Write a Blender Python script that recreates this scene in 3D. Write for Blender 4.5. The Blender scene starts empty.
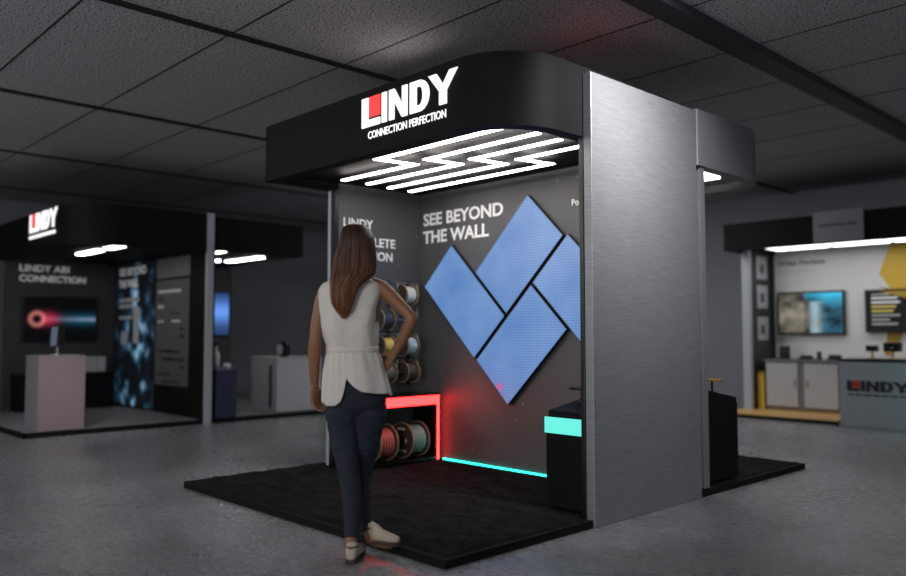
import bpy, bmesh, math, random
from mathutils import Vector, Matrix, noise
random.seed(4)
SC = bpy.context.scene
COL = SC.collection
PI = math.pi

# ---------------------------------------------------------------- camera (906 x 576, focal 795 px)
F = 795.0; CAMH = 1.155
PITCH = math.atan(45 / F); YAW = math.radians(46.349)
FW = Vector((-math.sin(YAW) * math.cos(PITCH), math.cos(YAW) * math.cos(PITCH), math.sin(PITCH)))
RT = Vector((math.cos(YAW), math.sin(YAW), 0))
UP = RT.cross(FW)
FH = Vector((-math.sin(YAW), math.cos(YAW), 0))          # horizontal forward
CAM = Vector((0, 0, CAMH))
def at(x, y, d):
    """point of the photograph's pixel x, y at distance d along the view axis"""
    return CAM + (FW * F + RT * (x - 453) - UP * (y - 288)) * (d / F)

cd = bpy.data.cameras.new('camera'); cam = bpy.data.objects.new('camera', cd); COL.objects.link(cam)
cam.location = CAM
cam.rotation_euler = FW.to_track_quat('-Z', 'Y').to_euler()
cd.sensor_width = 36; cd.lens = F / 906 * 36; cd.clip_end = 100; cd.clip_start = .05
cd.dof.use_dof = True; cd.dof.focus_distance = 5.0; cd.dof.aperture_fstop = 0.76
SC.camera = cam

# ---------------------------------------------------------------- materials
def lin(c): return tuple(((x / 12.92) if x <= .04045 else ((x + .055) / 1.055) ** 2.4) for x in c)
def hexc(h): return lin(tuple(int(h[i:i + 2], 16) / 255 for i in (0, 2, 4))) + (1,)
def mat(name, col, rough=.5, metal=0, emis=None, es=0, spec=.5, bump=None, vary=None, coat=0, sheen=0):
    m = bpy.data.materials.new(name); m.use_nodes = True
    nt = m.node_tree; b = nt.nodes['Principled BSDF']
    c = hexc(col) if isinstance(col, str) else tuple(col) + (1,)
    b.inputs['Base Color'].default_value = c
    b.inputs['Roughness'].default_value = rough; b.inputs['Metallic'].default_value = metal
    b.inputs['Specular IOR Level'].default_value = spec
    b.inputs['Coat Weight'].default_value = coat
    b.inputs['Sheen Weight'].default_value = sheen
    if emis is not None:
        b.inputs['Emission Color'].default_value = hexc(emis) if isinstance(emis, str) else tuple(emis) + (1,)
        b.inputs['Emission Strength'].default_value = es
    tc = None
    if bump or vary:
        tc = nt.nodes.new('ShaderNodeTexCoord')
    if vary:                                   # (scale vector, amount)
        sc, am = vary
        mp = nt.nodes.new('ShaderNodeMapping'); mp.inputs['Scale'].default_value = sc
        nt.links.new(tc.outputs['Object'], mp.inputs['Vector'])
        n = nt.nodes.new('ShaderNodeTexNoise'); n.inputs['Scale'].default_value = 1; n.inputs['Detail'].default_value = 5
        nt.links.new(mp.outputs[0], n.inputs['Vector'])
        r = nt.nodes.new('ShaderNodeMapRange'); r.inputs[1].default_value = .3; r.inputs[2].default_value = .7
        r.inputs[3].default_value = 1 - am; r.inputs[4].default_value = 1 + am
        nt.links.new(n.outputs['Fac'], r.inputs[0])
        mx = nt.nodes.new('ShaderNodeVectorMath'); mx.operation = 'SCALE'
        mx.inputs[0].default_value = c[:3]
        nt.links.new(r.outputs[0], mx.inputs['Scale'])
        nt.links.new(mx.outputs[0], b.inputs['Base Color'])
    if bump:                                   # (scale vector, strength, distance)
        sc, st, di = bump
        mp = nt.nodes.new('ShaderNodeMapping'); mp.inputs['Scale'].default_value = sc
        nt.links.new(tc.outputs['Object'], mp.inputs['Vector'])
        n = nt.nodes.new('ShaderNodeTexNoise'); n.inputs['Scale'].default_value = 1; n.inputs['Detail'].default_value = 4
        nt.links.new(mp.outputs[0], n.inputs['Vector'])
        bp = nt.nodes.new('ShaderNodeBump'); bp.inputs['Strength'].default_value = st; bp.inputs['Distance'].default_value = di
        nt.links.new(n.outputs['Fac'], bp.inputs['Height']); nt.links.new(bp.outputs[0], b.inputs['Normal'])
    return m
def glow(name, col, s): return mat(name, '101010', .4, emis=col, es=s)

M = {}
M['black'] = mat('matt_black_laminate', '101012', .65, vary=((3, 3, 3), .12), spec=.15)
M['deck'] = mat('black_rubber_edge', '0e0e0f', .8, spec=.2)
M['blackgloss'] = mat('black_gloss_laminate', '131316', .28)
M['wallgrey'] = mat('charcoal_wall_print', '3d3d3f', .5, vary=((1.3, 1.3, 1.3), .10))
M['trimgrey'] = mat('grey_metal_trim', 'b2b6be', .45, .2)
M['greypaint'] = mat('grey_painted_panel', '737378', .5, vary=((2, 2, 2), .05))
M['white'] = mat('white_print', 'dcdcdc', .5)
M['whitetext'] = mat('white_lettering', 'f2f2f2', .45, emis='ffffff', es=.10)
M['led'] = glow('white_tube', 'fff8f2', 12)
M['led2'] = glow('soft_white_panel', 'fbfbff', 3.4)
M['logo'] = glow('white_backlit_acrylic', 'ffffff', 1.15)
M['logored'] = glow('red_backlit_acrylic', 'f23a3a', 1.25)
M['red'] = mat('red_lit_band', '201010', .4, emis=(1, .0145, .014), es=13)
M['redline'] = mat('red_tube', '201010', .4, emis=(1, .0155, .015), es=17)
M['teal'] = mat('teal_lit_band', '102020', .4, emis=(.016, .10, .085), es=9)
M['tealline'] = mat('teal_tube', '102020', .4, emis=(.012, .5, .38), es=10)
M['wood'] = mat('chipboard_edge', '9c8468', .7, vary=((60, 60, 60), .15))
M['woodfloor'] = mat('oak_vinyl_floor', 'c9a065', .5, vary=((2, 30, 2), .12))
M['flange'] = mat('dark_board_flange', '3f342b', .65)
M['chrome'] = mat('steel_rod', '9a9a9a', .3, .9)
M['darkmetal'] = mat('dark_metal', '2b2b2d', .4, .7)
M['bezel'] = mat('black_bezel', '0b0b0c', .35)
M['gold'] = mat('orange_tinted_metal', 'b98a4a', .4, .6)  # on the podium tray, orange light from the white stand put into colour
M['whitecab'] = mat('white_laminate', 'b4b4b8', .45)
M['pinkcab'] = mat('pale_mauve_laminate', '8a787e', .5)
M['navy'] = mat('navy_laminate', '2a3150', .5)
M['yellow'] = mat('yellow_print', 'd9b13c', .5)
M['yellowdark'] = mat('amber_print', 'a9832a', .5)
M['backwhite'] = mat('white_wall_print', 'dcd9d6', .55)
M['greycarpet'] = mat('grey_carpet', '6a6a6e', .95, bump=((90, 90, 90), .5, .01))
M['screenbase'] = None

def attr_mat(name, s):
    m = bpy.data.materials.new(name); m.use_nodes = True; nt = m.node_tree; b = nt.nodes['Principled BSDF']
    a = nt.nodes.new('ShaderNodeAttribute'); a.attribute_name = 'col'
    nt.links.new(a.outputs['Color'], b.inputs['Base Color']); b.inputs['Roughness'].default_value = .5; b.inputs['Specular IOR Level'].default_value = .06
    if s > 0:
        b.inputs['Base Color'].default_value = (.01, .01, .01, 1)
        nt.links.remove(b.inputs['Base Color'].links[0])
        nt.links.new(a.outputs['Color'], b.inputs['Emission Color']); b.inputs['Emission Strength'].default_value = s
    return m
M['screen'] = attr_mat('lit_screen', 1.0)
M['print'] = attr_mat('printed_graphic', 0)

def floor_mat():
    m = bpy.data.materials.new('polished_concrete'); m.use_nodes = True; nt = m.node_tree; b = nt.nodes['Principled BSDF']
    N = nt.nodes.new; L = nt.links.new
    tc = N('ShaderNodeTexCoord')
    def nz(scale, detail, rough, dist=0, rot=0):
        mp = N('ShaderNodeMapping'); mp.inputs['Scale'].default_value = scale; mp.inputs['Rotation'].default_value = (0, 0, rot)
        L(tc.outputs['Object'], mp.inputs['Vector'])
        n = N('ShaderNodeTexNoise'); n.inputs['Scale'].default_value = 1; n.inputs['Detail'].default_value = detail
        n.inputs['Roughness'].default_value = rough; n.inputs['Distortion'].default_value = dist
        L(mp.outputs[0], n.inputs['Vector']); return n
    big = nz((1.1, 1.1, 1), 6, .6, .6)
    fine = nz((7, 12, 1), 7, .66, .4, .6)
    rel = nz((17, 26, 1), 8, .68, .6, .6)
    r1 = N('ShaderNodeValToRGB'); e = r1.color_ramp.elements
    e[0].position = .26; e[0].color = hexc('57585c'); e[1].position = .78; e[1].color = hexc('9d9ea3')
    mxn = N('ShaderNodeMath'); mxn.operation = 'MULTIPLY_ADD'; mxn.inputs[1].default_value = .25
    L(fine.outputs['Fac'], mxn.inputs[0])
    sc2 = N('ShaderNodeMath'); sc2.operation = 'MULTIPLY'; sc2.inputs[1].default_value = .75
    L(big.outputs['Fac'], sc2.inputs[0]); L(sc2.outputs[0], mxn.inputs[2])
    L(mxn.outputs[0], r1.inputs['Fac']); L(r1.outputs['Color'], b.inputs['Base Color'])
    rr = N('ShaderNodeMapRange'); rr.inputs[1].default_value = .35; rr.inputs[2].default_value = .65
    rr.inputs[3].default_value = .20; rr.inputs[4].default_value = .40
    L(rel.outputs['Fac'], rr.inputs[0]); L(rr.outputs[0], b.inputs['Roughness'])
    bp = N('ShaderNodeBump'); bp.inputs['Strength'].default_value = .30; bp.inputs['Distance'].default_value = .012
    L(rel.outputs['Fac'], bp.inputs['Height']); L(bp.outputs[0], b.inputs['Normal'])
    b.inputs['Specular IOR Level'].default_value = .6
    return m
M['floor'] = floor_mat()

def ceiling_mat():
    m = bpy.data.materials.new('mineral_tile'); m.use_nodes = True; nt = m.node_tree; b = nt.nodes['Principled BSDF']
    N = nt.nodes.new; L = nt.links.new
    tc = N('ShaderNodeTexCoord')
    n = N('ShaderNodeTexNoise'); n.inputs['Scale'].default_value = 62; n.inputs['Detail'].default_value = 3; n.inputs['Roughness'].default_value = .7
    L(tc.outputs['Object'], n.inputs['Vector'])
    r = N('ShaderNodeValToRGB'); e = r.color_ramp.elements
    e[0].position = .38; e[0].color = hexc('2c2c2f'); e[1].position = .5; e[1].color = hexc('b4b2b5')
    L(n.outputs['Fac'], r.inputs['Fac']); L(r.outputs['Color'], b.inputs['Base Color'])
    bp = N('ShaderNodeBump'); bp.inputs['Strength'].default_value = .5; bp.inputs['Distance'].default_value = .01
    L(n.outputs['Fac'], bp.inputs['Height']); L(bp.outputs[0], b.inputs['Normal'])
    b.inputs['Roughness'].default_value = .9
    return m
M['ceiling'] = ceiling_mat()
M['groove'] = mat('groove_shade_strip', '141518', .6)  # near-black strips standing in for the shade inside the tile grooves
M['roomwall'] = mat('grey_room_wall', '85878e', .7, vary=((.7, .7, .7), .06))

def brushed():
    m = bpy.data.materials.new('brushed_aluminium'); m.use_nodes = True; nt = m.node_tree; b = nt.nodes['Principled BSDF']
    N = nt.nodes.new; L = nt.links.new
    tc = N('ShaderNodeTexCoord'); mp = N('ShaderNodeMapping'); mp.inputs['Scale'].default_value = (1, 9, 240)
    L(tc.outputs['Object'], mp.inputs['Vector'])
    n = N('ShaderNodeTexNoise'); n.inputs['Scale'].default_value = 1; n.inputs['Detail'].default_value = 6; n.inputs['Roughness'].default_value = .7
    L(mp.outputs[0], n.inputs['Vector'])
    r = N('ShaderNodeValToRGB'); e = r.color_ramp.elements
    e[0].position = .3; e[0].color = hexc('828387'); e[1].position = .7; e[1].color = hexc('a2a3a7')
    L(n.outputs['Fac'], r.inputs['Fac']); L(r.outputs['Color'], b.inputs['Base Color'])
    bp = N('ShaderNodeBump'); bp.inputs['Strength'].default_value = .24; bp.inputs['Distance'].default_value = .004
    L(n.outputs['Fac'], bp.inputs['Height']); L(bp.outputs[0], b.inputs['Normal'])
    b.inputs['Metallic'].default_value = .55; b.inputs['Roughness'].default_value = .45
    return m
M['brushed'] = brushed()

def led_mat():
    m = bpy.data.materials.new('blue_led_tiles'); m.use_nodes = True; nt = m.node_tree; b = nt.nodes['Principled BSDF']
    N = nt.nodes.new; L = nt.links.new
    tc = N('ShaderNodeTexCoord')
    sx = N('ShaderNodeSeparateXYZ'); L(tc.outputs['Object'], sx.inputs[0])
    def stripe(sock, k):
        a = N('ShaderNodeMath'); a.operation = 'MULTIPLY'; a.inputs[1].default_value = k; L(sock, a.inputs[0])
        s = N('ShaderNodeMath'); s.operation = 'SINE'; L(a.outputs[0], s.inputs[0]); return s.outputs[0]
    s1 = stripe(sx.outputs['X'], 2 * PI / .021); s2 = stripe(sx.outputs['Z'], 2 * PI / .021)
    ad = N('ShaderNodeMath'); ad.operation = 'ADD'; L(s1, ad.inputs[0]); L(s2, ad.inputs[1])
    mr = N('ShaderNodeMapRange'); mr.inputs[1].default_value = -2; mr.inputs[2].default_value = 2; mr.inputs[3].default_value = .55; mr.inputs[4].default_value = 1.15
    L(ad.outputs[0], mr.inputs[0])
    n = N('ShaderNodeTexNoise'); n.inputs['Scale'].default_value = 2.2; L(tc.outputs['Object'], n.inputs['Vector'])
    r = N('ShaderNodeValToRGB'); e = r.color_ramp.elements
    e[0].position = .3; e[0].color = hexc('5583c4'); e[1].position = .75; e[1].color = hexc('7a9fd6')
    L(n.outputs['Fac'], r.inputs['Fac']); L(r.outputs['Color'], b.inputs['Emission Color'])
    L(mr.outputs[0], b.inputs['Emission Strength'])
    b.inputs['Base Color'].default_value = (.02, .03, .05, 1); b.inputs['Roughness'].default_value = .35
    return m
M['ledblue'] = led_mat()

def speckwall():
    m = mat('charcoal_wall_print_stars', '545456', .5)
    nt = m.node_tree; b = nt.nodes['Principled BSDF']; N = nt.nodes.new; L = nt.links.new
    tc = N('ShaderNodeTexCoord'); v = N('ShaderNodeTexVoronoi'); v.inputs['Scale'].default_value = 6.5
    L(tc.outputs['Object'], v.inputs['Vector'])
    r = N('ShaderNodeValToRGB'); e = r.color_ramp.elements
    e[0].position = .035; e[0].color = hexc('a8a8a8'); e[1].position = .055; e[1].color = hexc('545456')
    L(v.outputs['Distance'], r.inputs['Fac']); L(r.outputs['Color'], b.inputs['Base Color'])
    return m
M['speck'] = speckwall()
M['carpet'] = mat('black_pile', '131314', .95, spec=.15, vary=((5, 9, 3), .85))  # strong tone variation puts the pile's streaky reflections into the colour

# ---------------------------------------------------------------- mesh helpers
class MB:
    def __init__(s): s.v = []; s.f = []
    def add(s, vs, fs):
        b = len(s.v); s.v += [Vector(p) for p in vs]; s.f += [tuple(b + i for i in f) for f in fs]; return s
    def box(s, x0, x1, y0, y1, z0, z1):
        return s.add([(x0, y0, z0), (x1, y0, z0), (x1, y1, z0), (x0, y1, z0), (x0, y0, z1), (x1, y0, z1), (x1, y1, z1), (x0, y1, z1)],
                     [(0, 3, 2, 1), (4, 5, 6, 7), (0, 1, 5, 4), (1, 2, 6, 5), (2, 3, 7, 6), (3, 0, 4, 7)])
    def slab(s, pts, n):
        """polygon pts (3-D, coplanar) extruded by vector n"""
        k = len(pts); n = Vector(n); P = [Vector(p) for p in pts]
        return s.add(P + [p + n for p in P], [tuple(range(k))[::-1], tuple(range(k, 2 * k))] + [(i, (i + 1) % k, k + (i + 1) % k, k + i) for i in range(k)])
    def loft(s, rings, caps=True, closed=True):
        k = len(rings[0]); vs = [p for r in rings for p in r]; fs = []
        for j in range(len(rings) - 1):
            for i in range(k if closed else k - 1):
                i2 = (i + 1) % k
                fs.append((j * k + i, j * k + i2, (j + 1) * k + i2, (j + 1) * k + i))
        if caps:
            fs.append(tuple(range(k))[::-1]); fs.append(tuple((len(rings) - 1) * k + i for i in range(k)))
        return s.add(vs, fs)
    def tube(s, pts, rad, n=12, flat=1.0, fdir=None, sub=6, rounded=True):
        """Catmull-Rom limb with round ends; flat squeezes the section along fdir"""
        pts = [Vector(p) for p in pts]; rad = list(rad) if hasattr(rad, '__len__') else [rad] * len(pts)
        P = []; R = []
        ext = [pts[0] * 2 - pts[1]] + pts + [pts[-1] * 2 - pts[-2]]
        for i in range(1, len(ext) - 2):
            p0, p1, p2, p3 = ext[i - 1:i + 3]
            for k in range(sub):
                t = k / sub
                P.append(.5 * ((2 * p1) + (p2 - p0) * t + (2 * p0 - 5 * p1 + 4 * p2 - p3) * t * t + (3 * p1 - p0 - 3 * p2 + p3) * t ** 3))
                tt = t * t * (3 - 2 * t); R.append(rad[i - 1] * (1 - tt) + rad[i] * tt)
        P.append(pts[-1]); R.append(rad[-1])
        if rounded:
            d0 = (P[0] - P[1]).normalized(); d1 = (P[-1] - P[-2]).normalized()
            pre = [(P[0] + d0 * R[0] * math.sin(a), R[0] * math.cos(a)) for a in (1.45, 1.1, .7, .35)]
            post = [(P[-1] + d1 * R[-1] * math.sin(a), R[-1] * math.cos(a)) for a in (.35, .7, 1.1, 1.45)]
            P = [p for p, _ in pre] + P + [p for p, _ in post]; R = [r for _, r in pre] + R + [r for _, r in post]
        rings = []; u = None
        for i, p in enumerate(P):
            t = (P[min(i + 1, len(P) - 1)] - P[max(i - 1, 0)]).normalized()
            if fdir is not None: w = (Vector(fdir) - t * t.dot(Vector(fdir))).normalized()
            else:
                if u is None: u = t.orthogonal().normalized()
                w = (u - t * t.dot(u)).normalized(); u = w
            q = t.cross(w)
            rings.append([p + w * (R[i] * flat * math.cos(2 * PI * k / n)) + q * (R[i] * math.sin(2 * PI * k / n)) for k in range(n)])
        return s.loft(rings)
    def ball(s, c, r, n=16, axes=None):
        c = Vector(c); r = r if hasattr(r, '__len__') else (r, r, r); ax = axes or (Vector((1, 0, 0)), Vector((0, 1, 0)), Vector((0, 0, 1)))
        rings = []
        for j in range(1, n):
            a = PI * j / n
            rings.append([c + ax[0] * (r[0] * math.sin(a) * math.cos(2 * PI * i / (2 * n))) + ax[1] * (r[1] * math.sin(a) * math.sin(2 * PI * i / (2 * n))) - ax[2] * (r[2] * math.cos(a)) for i in range(2 * n)])
        return s.loft(rings)
    def lathe(s, prof, c, axis, n=40, hollow=False):
        """prof: list of (distance along axis, radius)"""
        c = Vector(c); axis = Vector(axis).normalized(); w = axis.orthogonal().normalized(); q = axis.cross(w)
        rings = [[c + axis * d + w * (r * math.cos(2 * PI * i / n)) + q * (r * math.sin(2 * PI * i / n)) for i in range(n)] for d, r in prof]
        if hollow: return s.loft(rings + rings[:1], caps=False)
        return s.loft(rings)
    def grid(s, p0, u, v, nu, nv):
        p0 = Vector(p0); u = Vector(u); v = Vector(v)
        vs = [p0 + u * (i / nu) + v * (j / nv) for j in range(nv + 1) for i in range(nu + 1)]
        return s.add(vs, [(j * (nu + 1) + i, j * (nu + 1) + i + 1, (j + 1) * (nu + 1) + i + 1, (j + 1) * (nu + 1) + i) for j in range(nv) for i in range(nu)])
    def base(s):
        xs = [p.x for p in s.v]; ys = [p.y for p in s.v]; zs = [p.z for p in s.v]
        return Vector(((min(xs) + max(xs)) / 2, (min(ys) + max(ys)) / 2, min(zs)))
    def build(s, name, m, parent=None, smooth=False, bevel=0, fix=True):
        loc = Vector((0, 0, 0)); off = s.base() if parent is None else root_loc(parent)
        if parent is None: loc = off
        me = bpy.data.meshes.new(name)
        me.from_pydata([p - off for p in s.v], [], s.f)
        if fix:
            bm = bmesh.new(); bm.from_mesh(me); bmesh.ops.recalc_face_normals(bm, faces=bm.faces); bm.to_mesh(me); bm.free()
        if m is not None: me.materials.append(m)
        if smooth:
            for p in me.polygons: p.use_smooth = True
            if smooth == 'auto': me.set_sharp_from_angle(angle=.6)
        o = bpy.data.objects.new(name, me); COL.objects.link(o); o.location = loc
        if parent is not None: o.parent = parent
        if bevel:
            b = o.modifiers.new('bevel', 'BEVEL'); b.width = bevel; b.segments = 2; b.limit_method = 'ANGLE'; b.angle_limit = .6
        return o
def root_loc(o):
    while o.parent is not None: o = o.parent
    return o.location.copy()
def tag(o, label=None, cat=None, group=None, kind=None):
    if label: o['label'] = label
    if cat: o['category'] = cat
    if group: o['group'] = group
    if kind: o['kind'] = kind
    return o
def thing(name, label, cat, loc, group=None):
    o = bpy.data.objects.new(name, None); COL.objects.link(o); o.location = loc; o.empty_display_size = .1
    return tag(o, label, cat, group)
def copy_tree(o, parent=None):
    c = o.copy(); COL.objects.link(c)
    if parent is not None: c.parent = parent
    for ch in list(o.children): copy_tree(ch, c)
    return c
def box(name, m, x0, x1, y0, y1, z0, z1, parent=None, bevel=0):
    return MB().box(x0, x1, y0, y1, z0, z1).build(name, m, parent, bevel=bevel)
def text(body, p0, right, up, w, h, bold=.012, depth=.006):
    """lettering fitted into w x h (either may be None), lower-left corner p0"""
    cu = bpy.data.curves.new('tmp', 'FONT'); cu.body = body; cu.size = 1; cu.extrude = .02; cu.bevel_depth = bold; cu.bevel_resolution = 0; cu.resolution_u = 3
    o = bpy.data.objects.new('tmp', cu); COL.objects.link(o)
    dg = bpy.context.evaluated_depsgraph_get(); me = bpy.data.meshes.new_from_object(o.evaluated_get(dg))
    xs = [v.co.x for v in me.vertices]; ys = [v.co.y for v in me.vertices]
    x0, x1, y0, y1 = min(xs), max(xs), min(ys), max(ys); hz = .02 + bold
    sy = h / (y1 - y0) if h else w / (x1 - x0)
    sx = w / (x1 - x0) if w else sy
    right = Vector(right).normalized(); up = Vector(up).normalized(); n = right.cross(up); p0 = Vector(p0)
    mb = MB().add([p0 + right * ((v.co.x - x0) * sx) + up * ((v.co.y - y0) * sy) + n * ((v.co.z + hz) / (2 * hz) * depth) for v in me.vertices],
                  [tuple(p.vertices) for p in me.polygons])
    bpy.data.objects.remove(o); bpy.data.curves.remove(cu); bpy.data.meshes.remove(me)
    return mb
def picture(name, fn, p0, right, up, w, h, nu, nv, m, parent):
    """flat printed or lit image, coloured per vertex by fn(u, v)"""
    right = Vector(right); up = Vector(up)
    mb = MB().grid(p0, right * w, up * h, nu, nv)
    o = mb.build(name, m, parent, fix=False)
    at_ = o.data.color_attributes.new('col', 'FLOAT_COLOR', 'POINT')
    for j in range(nv + 1):
        for i in range(nu + 1):
            at_.data[j * (nu + 1) + i].color = tuple(fn(i / nu, j / nv)) + (1,)
    return o
def rr(x0, x1, y0, y1, r, n=12):
    """rounded rectangle outline; r = radii at (x1,y0), (x1,y1), (x0,y1), (x0,y0)"""
    out = []
    for (cx, cy, a0), q in zip(((x1, y0, -PI / 2), (x1, y1, 0), (x0, y1, PI / 2), (x0, y0, PI)), r):
        ox = cx - q if cx == x1 else cx + q; oy = cy - q if cy == y1 else cy + q
        for k in range(n + 1):
            a = a0 + PI / 2 * k / n; out.append((ox + q * math.cos(a), oy + q * math.sin(a)))
    return out
X, Y, Z = Vector((1, 0, 0)), Vector((0, 1, 0)), Vector((0, 0, 1))

def canopy(parent, x0, x1, y0, y1, z0, z1, r, m, rim=.10, rec=.06, n=28):
    """rounded fascia ring with a recessed underside; returns the canopy mesh"""
    o = rr(x0, x1, y0, y1, r, n); i = rr(x0 + rim, x1 - rim, y0 + rim, y1 - rim, [max(q - rim, .012) for q in r], n)
    mb = MB()
    rings = [[(p[0], p[1], z1) for p in o], [(p[0], p[1], z0) for p in o], [(p[0], p[1], z0) for p in i], [(p[0], p[1], z0 + rec) for p in i]]
    mb.loft(rings, caps=False)
    k = len(o)
    mb.f.append(tuple(range(k))); mb.f.append(tuple(3 * k + a for a in range(k))[::-1])
    c = mb.build('canopy', m, parent, smooth='auto')
    return c

# ================================================================ THE HALL
fl = box('floor', M['floor'], -16, 6, -5, 14, -.08, 0); tag(fl, kind='structure')
tag(box('wall_back', M['roomwall'], -14.2, 6, 12.1, 12.3, 0, 3.4), kind='structure')
tag(box('wall_left', M['roomwall'], -14.4, -14.2, -5, 12.3, 0, 3.4), kind='structure')
ce = MB(); gx = [-15.485, -12.9, -10.315, -7.73, -5.145, -2.71, -.10, 2.50, 5.1]; gy = [1.731 + .98 * k for k in range(-7, 13)]
for a, a2 in zip(gx, gx[1:]):
    for b in gy[:-1]:
        ce.box(a + .036, a2 - .036, b + .009, b + .98 - .009, 3.3, 3.34)
c_o = ce.build('ceiling', M['ceiling']); tag(c_o, kind='structure')
rl = MB()
rl.box(gx[0] - .02, gx[-1], gy[0], gy[-1], 3.341, 3.40)
for a in gx[:5] + gx[6:]: rl.box(a - .032, a + .032, gy[0], gy[-1], 3.285, 3.345)
for b in gy: rl.box(gx[0], gx[-1], b - .006, b + .006, 3.298, 3.345)
o = rl.build('ceiling_grid', M['groove']); tag(o, kind='structure')
tag(box('trim_1', mat('grey_ceiling_beam', '303237', .6), -2.80, -2.62, -5, 12.1, 3.235, 3.299), kind='structure')

# ================================================================ MAIN STAND
B = thing('exhibition_booth', 'black exhibition stand with rounded canopy, zigzag tube lights and brushed metal end wall', 'booth', (-4.3, 4.6, .055))
XL, YB = -5.48, 4.80
bw = box('back_wall', M['speck'], XL, -2.95, YB, 5.02, .055, 2.42, B)
for body, p0, w, h in (('SEE BEYOND', (-5.42, YB, 2.125), .99, .115), ('THE WALL', (-5.425, YB, 1.965), .83, .115)):
    text(body, p0, X, Z, w, h, .026).build('lettering', M['whitetext'], bw)
text('Po', (-3.72, YB, 2.12), X, Z, None, .05, .02).build('lettering', M['whitetext'], bw)
sw = box('side_wall', M['speck'], XL - .06, XL, 3.90, 6.2, .055, 2.42, B)
for body, y0, z0, w in (('LINDY', 3.945, 2.055, .315), ('COMPLETE', 3.945, 1.905, .565), ('SOLUTION', 3.945, 1.785, .535)):
    text(body, (XL, y0, z0), Y, Z, w, .080, .02).build('lettering', M['whitetext'], sw)
box('edge_trim', M['trimgrey'], XL - .105, XL - .06, 3.86, 6.2, .055, 2.36, B, .004)
box('edge_trim', M['bezel'], XL - .06, XL, 3.86, 3.90, .055, 2.36, B)
box('post', M['bezel'], -2.968, -2.937, 3.90, 5.16, .055, 2.36, B, .003)
box('post', M['bezel'], -3.0, -2.952, 5.162, 5.213, .055, 2.36, B)
box('end_panel', M['brushed'], -2.936, -2.876, 3.905, 5.155, 0.0, 2.755, B, .004)
box('edge_trim', M['greypaint'], -2.95, -2.886, 5.215, 5.285, .055, 2.36, B, .003)
ca = canopy(B, -5.60, -2.94, 3.25, 4.98, 2.36, 2.80, (.43, .012, .012, .04), M['black'])
# zigzag tubes hanging in the recess
zz = [((-5.16, 3.71), (-4.31, 3.73), (-4.36, 3.43), (-3.10, 3.43)), ((-5.15, 3.95), (-4.08, 3.96), (-4.12, 3.68), (-3.10, 3.68)),
      ((-5.17, 4.19), (-3.85, 4.19), (-3.89, 3.905), (-3.11, 3.905)), ((-5.18, 4.425), (-3.62, 4.425), (-3.67, 4.145), (-3.12, 4.145))]
for P4 in zz:
    mb = MB(); w = .022; P4 = [Vector((p[0], p[1], 0)) for p in P4]
    lft = []; rgt = []
    for i, p in enumerate(P4):
        ds = []
        if i > 0: ds.append((P4[i] - P4[i - 1]).normalized())
        if i < 3: ds.append((P4[i + 1] - P4[i]).normalized())
        ns = [Vector((-d.y, d.x, 0)) for d in ds]
        if len(ns) == 2:
            mv = (ns[0] + ns[1]).normalized(); kk = min(1 / max(mv.dot(ns[0]), .3), 2.6)
        else: mv = ns[0]; kk = 1
        lft.append(p + mv * w * kk); rgt.append(p - mv * w * kk)
    for i in range(3):
        mb.slab([(q.x, q.y, 2.368) for q in (rgt[i], rgt[i + 1], lft[i + 1], lft[i])], (0, 0, .008))
    mb.build('light_tube', M['led'], ca)
# illuminated sign on the fascia
def logo(parent, x0, z0, w, h, y, ml, mr, d=.010):
    """red square held by an L, then I N D Y, in block strokes"""
    n = (0, -d, 0); S = lambda pts: [(x0 + w * a, y, z0 + h * b) for a, b in pts]
    MB().slab(S([(0, 0), (.215, 0), (.215, .23), (.075, .23), (.075, 1), (0, 1)]), n).build('letter', ml, parent)
    MB().slab(S([(.092, .31), (.215, .31), (.215, 1.0), (.092, 1.0)]), n).build('red_square', mr, parent)
    MB().slab(S([(.238, 0), (.292, 0), (.292, 1), (.238, 1)]), n).build('letter', ml, parent)
    a, b = .322, .522
    MB().slab(S([(a, 0), (a + .055, 0), (a + .055, .60), (b - .058, 0), (b, 0), (b, 1), (b - .055, 1), (b - .055, .42), (a + .058, 1), (a, 1)]), n).build('letter', ml, parent)
    a, b = .552, .752; out = [(a, 0), (a + .10, 0)]
    out += [(a + .10 + (b - a - .10) * math.sin(t), .5 - .5 * math.cos(t)) for t in [PI * k / 12 for k in range(1, 12)]]
    out += [(a + .10, 1), (a, 1)]
    inn = [(a + .068, .2), (a + .10, .2)] + [(a + .10 + (b - a - .165) * math.sin(t), .5 - .3 * math.cos(t)) for t in [PI * k / 12 for k in range(1, 12)]] + [(a + .10, .8), (a + .068, .8)]
    k = len(out); mb = MB(); vo = [Vector(p) for p in S(out)]; vi = [Vector(p) for p in S(inn)]; nn = Vector(n)
    mb.loft([vo, [p + nn for p in vo], [p + nn for p in vi], vi, vo], caps=False).build('letter', ml, parent)
    MB().slab(S([(.855, 0), (.925, 0), (.925, .42), (1.03, 1), (.955, 1), (.89, .62), (.825, 1), (.745, 1), (.855, .42)]), n).build('letter', ml, parent)
logo(ca, -4.30, 2.545, .91, .20, 3.25, M['logo'], M['logored'])
text('CONNECTION PERFECTION', (-4.235, 3.25, 2.46), X, Z, .77, .052, .012, .006).build('lettering', M['logo'], ca)
c2 = canopy(B, -5.60, -2.87, 5.165, 6.40, 2.36, 2.77, (.012, .43, .04, .012), M['greypaint'])
box('light_panel', M['led'], -3.75, -3.00, 5.32, 5.74, 2.355, 2.375, c2)
MB().box(-5.15, -3.3, 4.788, 4.80, .052, .062).build('light_tube', M['tealline'], B)

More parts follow.
